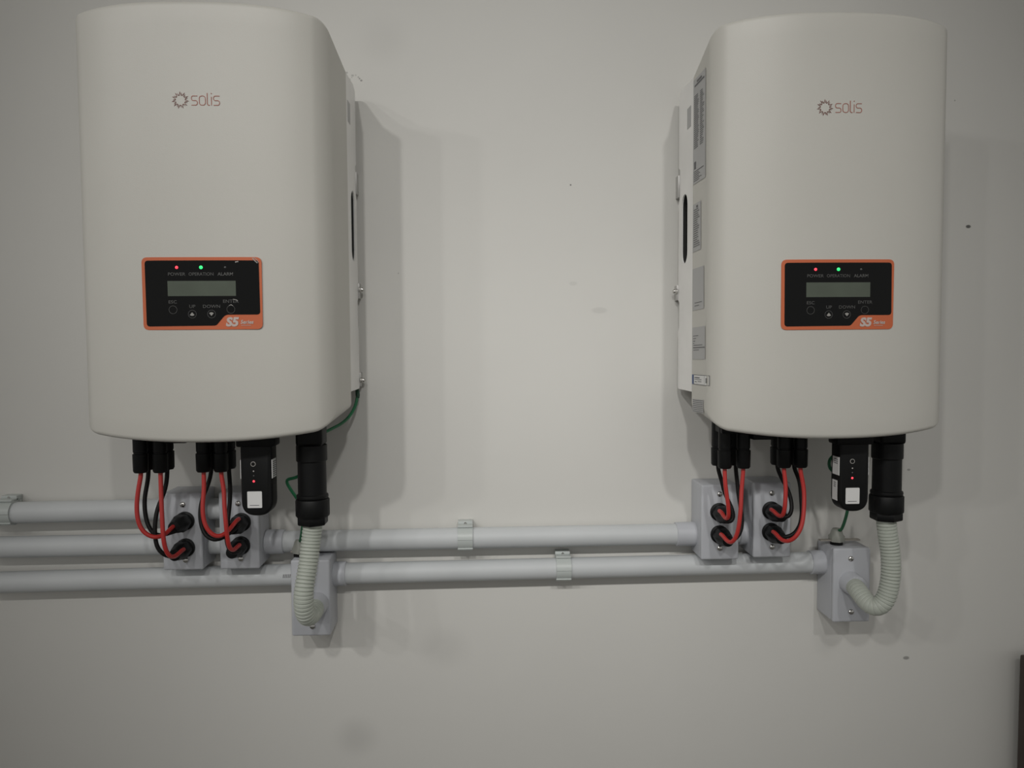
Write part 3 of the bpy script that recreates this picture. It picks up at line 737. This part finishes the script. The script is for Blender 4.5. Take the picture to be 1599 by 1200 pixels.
# ------------------------------------------------------------------ corrugated hoses
def hose(pts, label, flat_end=0):
    pa = resample(smooth_path(spline(pts, .002), 30), .00045)
    L = .00045 * (len(pa) - 1)
    def rad(s):
        amp = .0011 - .0009 * min(1, max(0, (s - (L - flat_end)) / .02))
        t = (s / .0050) % 1; k = min(1, abs(t - .5) * 2 * 1.9)      # wide ribs, narrow grooves
        return .0137 - amp * 2 * (max(0, abs(t - .5) * 2 - .55) / .45) ** 1.3 + .0002
    R = obj('flexible_hose', tube(bmesh.new(), pa, rad, 32), 'hose')
    return tag(R, label, 'hose', 'corrugated hoses')
a5 = ac.location; a6 = ac2.location
H = [Vector((a5.x, a5.y, a5.z - .1395)), at(486.7, 835, -.129), at(484, 860, -.133), at(479.6, 892, -.140), at(474.5, 922, -.147), at(474, 946, -.146), at(478, 962, -.136), at(485, 963, -.118), at(491, 953, -.100), Vector((at(494, 945, -.066).x, -.0800, at(494, 945, -.066).z)), Vector((at(494, 945, -.066).x, -.0640, at(494, 945, -.066).z))]
hose(H, 'pale corrugated hose hanging almost straight in front of the lower left box')
q6 = at(1330, 912, -.066)
H = [Vector((a6.x, a6.y, a6.z - .1395)), at(1386, 835, -.129), at(1390, 860, -.130), at(1391.5, 890, -.132), at(1388.5, 918, -.133), at(1381, 940, -.132), at(1369, 950, -.128), at(1356, 944, -.118), at(1345, 930, -.103), at(1337, 919, -.088), Vector((q6.x, -.064, q6.z))]
hose(H, 'pale corrugated hose curving in a J into the lower right box', .095)

# ------------------------------------------------------------------ green earth wires
def wire(pts, label, step=.003, r=.0024, lug=None):
    R = thing('earth_wire', pts[-1], label, 'wire', 'green earth wires')
    obj('sheath', tube(bmesh.new(), smooth_path(spline(pts, step), 4), r, 10), 'green', R)
    if lug:
        bm = bmesh.new(); d = (Vector(lug[1]) - Vector(lug[0])); lathe(bm, lug[0], d, [(0, .0022), (.001, .0030), (d.length * .7, .0034), (d.length, .0024)], 12); obj('lug_sleeve', bm, M['green_dark'], R)
        bm = bmesh.new(); a = Vector(lug[0]); box(bm, a.x - .0012, a.x + .0003, a.y - .004, a.y + .004, a.z - .001, a.z + .013, .0003); obj('ring_terminal', bm, 'steel', R)
    return R
M['green_dark'] = mat('dark_green_sleeve', (.006, .05, .025), .5)
s0 = at(557.5, 606, -.014)
wire([s0, at(558.3, 618, -.016), at(555, 634, -.024), at(546, 650, -.036), at(533, 662, -.052), at(516, 671, -.070), at(501, 680, -.084), at(490, 700, -.094), at(480, 725, -.100), at(465, 745.5, -.100), at(447, 749.5, -.098), at(454, 765, -.096), at(467, 784, -.092),
      at(472.5, 805, -.080), at(472, 826, -.062), at(469, 845, -.044), Vector((t5.x, -.034, b5[4] + .024))], 'green earth wire from the left inverter side screw down to the lower left box', lug=(at(557.6, 606, -.0140), at(559, 622, -.018)))
wire([Vector((XR + .03, -.10, ZR - .600)), at(1322, 700, -.10), at(1303, 711, -.104), at(1295.7, 717, -.106), at(1293.7, 725, -.107), at(1296, 733, -.107), at(1304, 738.5, -.106), at(1318, 745, -.100), at(1326, 765, -.094), at(1324.5, 790, -.086), at(1319.5, 813, -.066), at(1312.5, 829, -.044),
      Vector((t6.x, -.034, b6[4] + .024))], 'green earth wire looping behind the right data logger stick to the box below')

# ------------------------------------------------------------------ dark board at the right edge
p = at(1592, 1022, -.02); bm = bmesh.new(); box(bm, p.x, p.x + .40, -.045, -.020, 0, p.z, .003)
tag(obj('wooden_board', bm, 'wood'), 'dark brown board standing upright at the lower right picture edge', 'board')
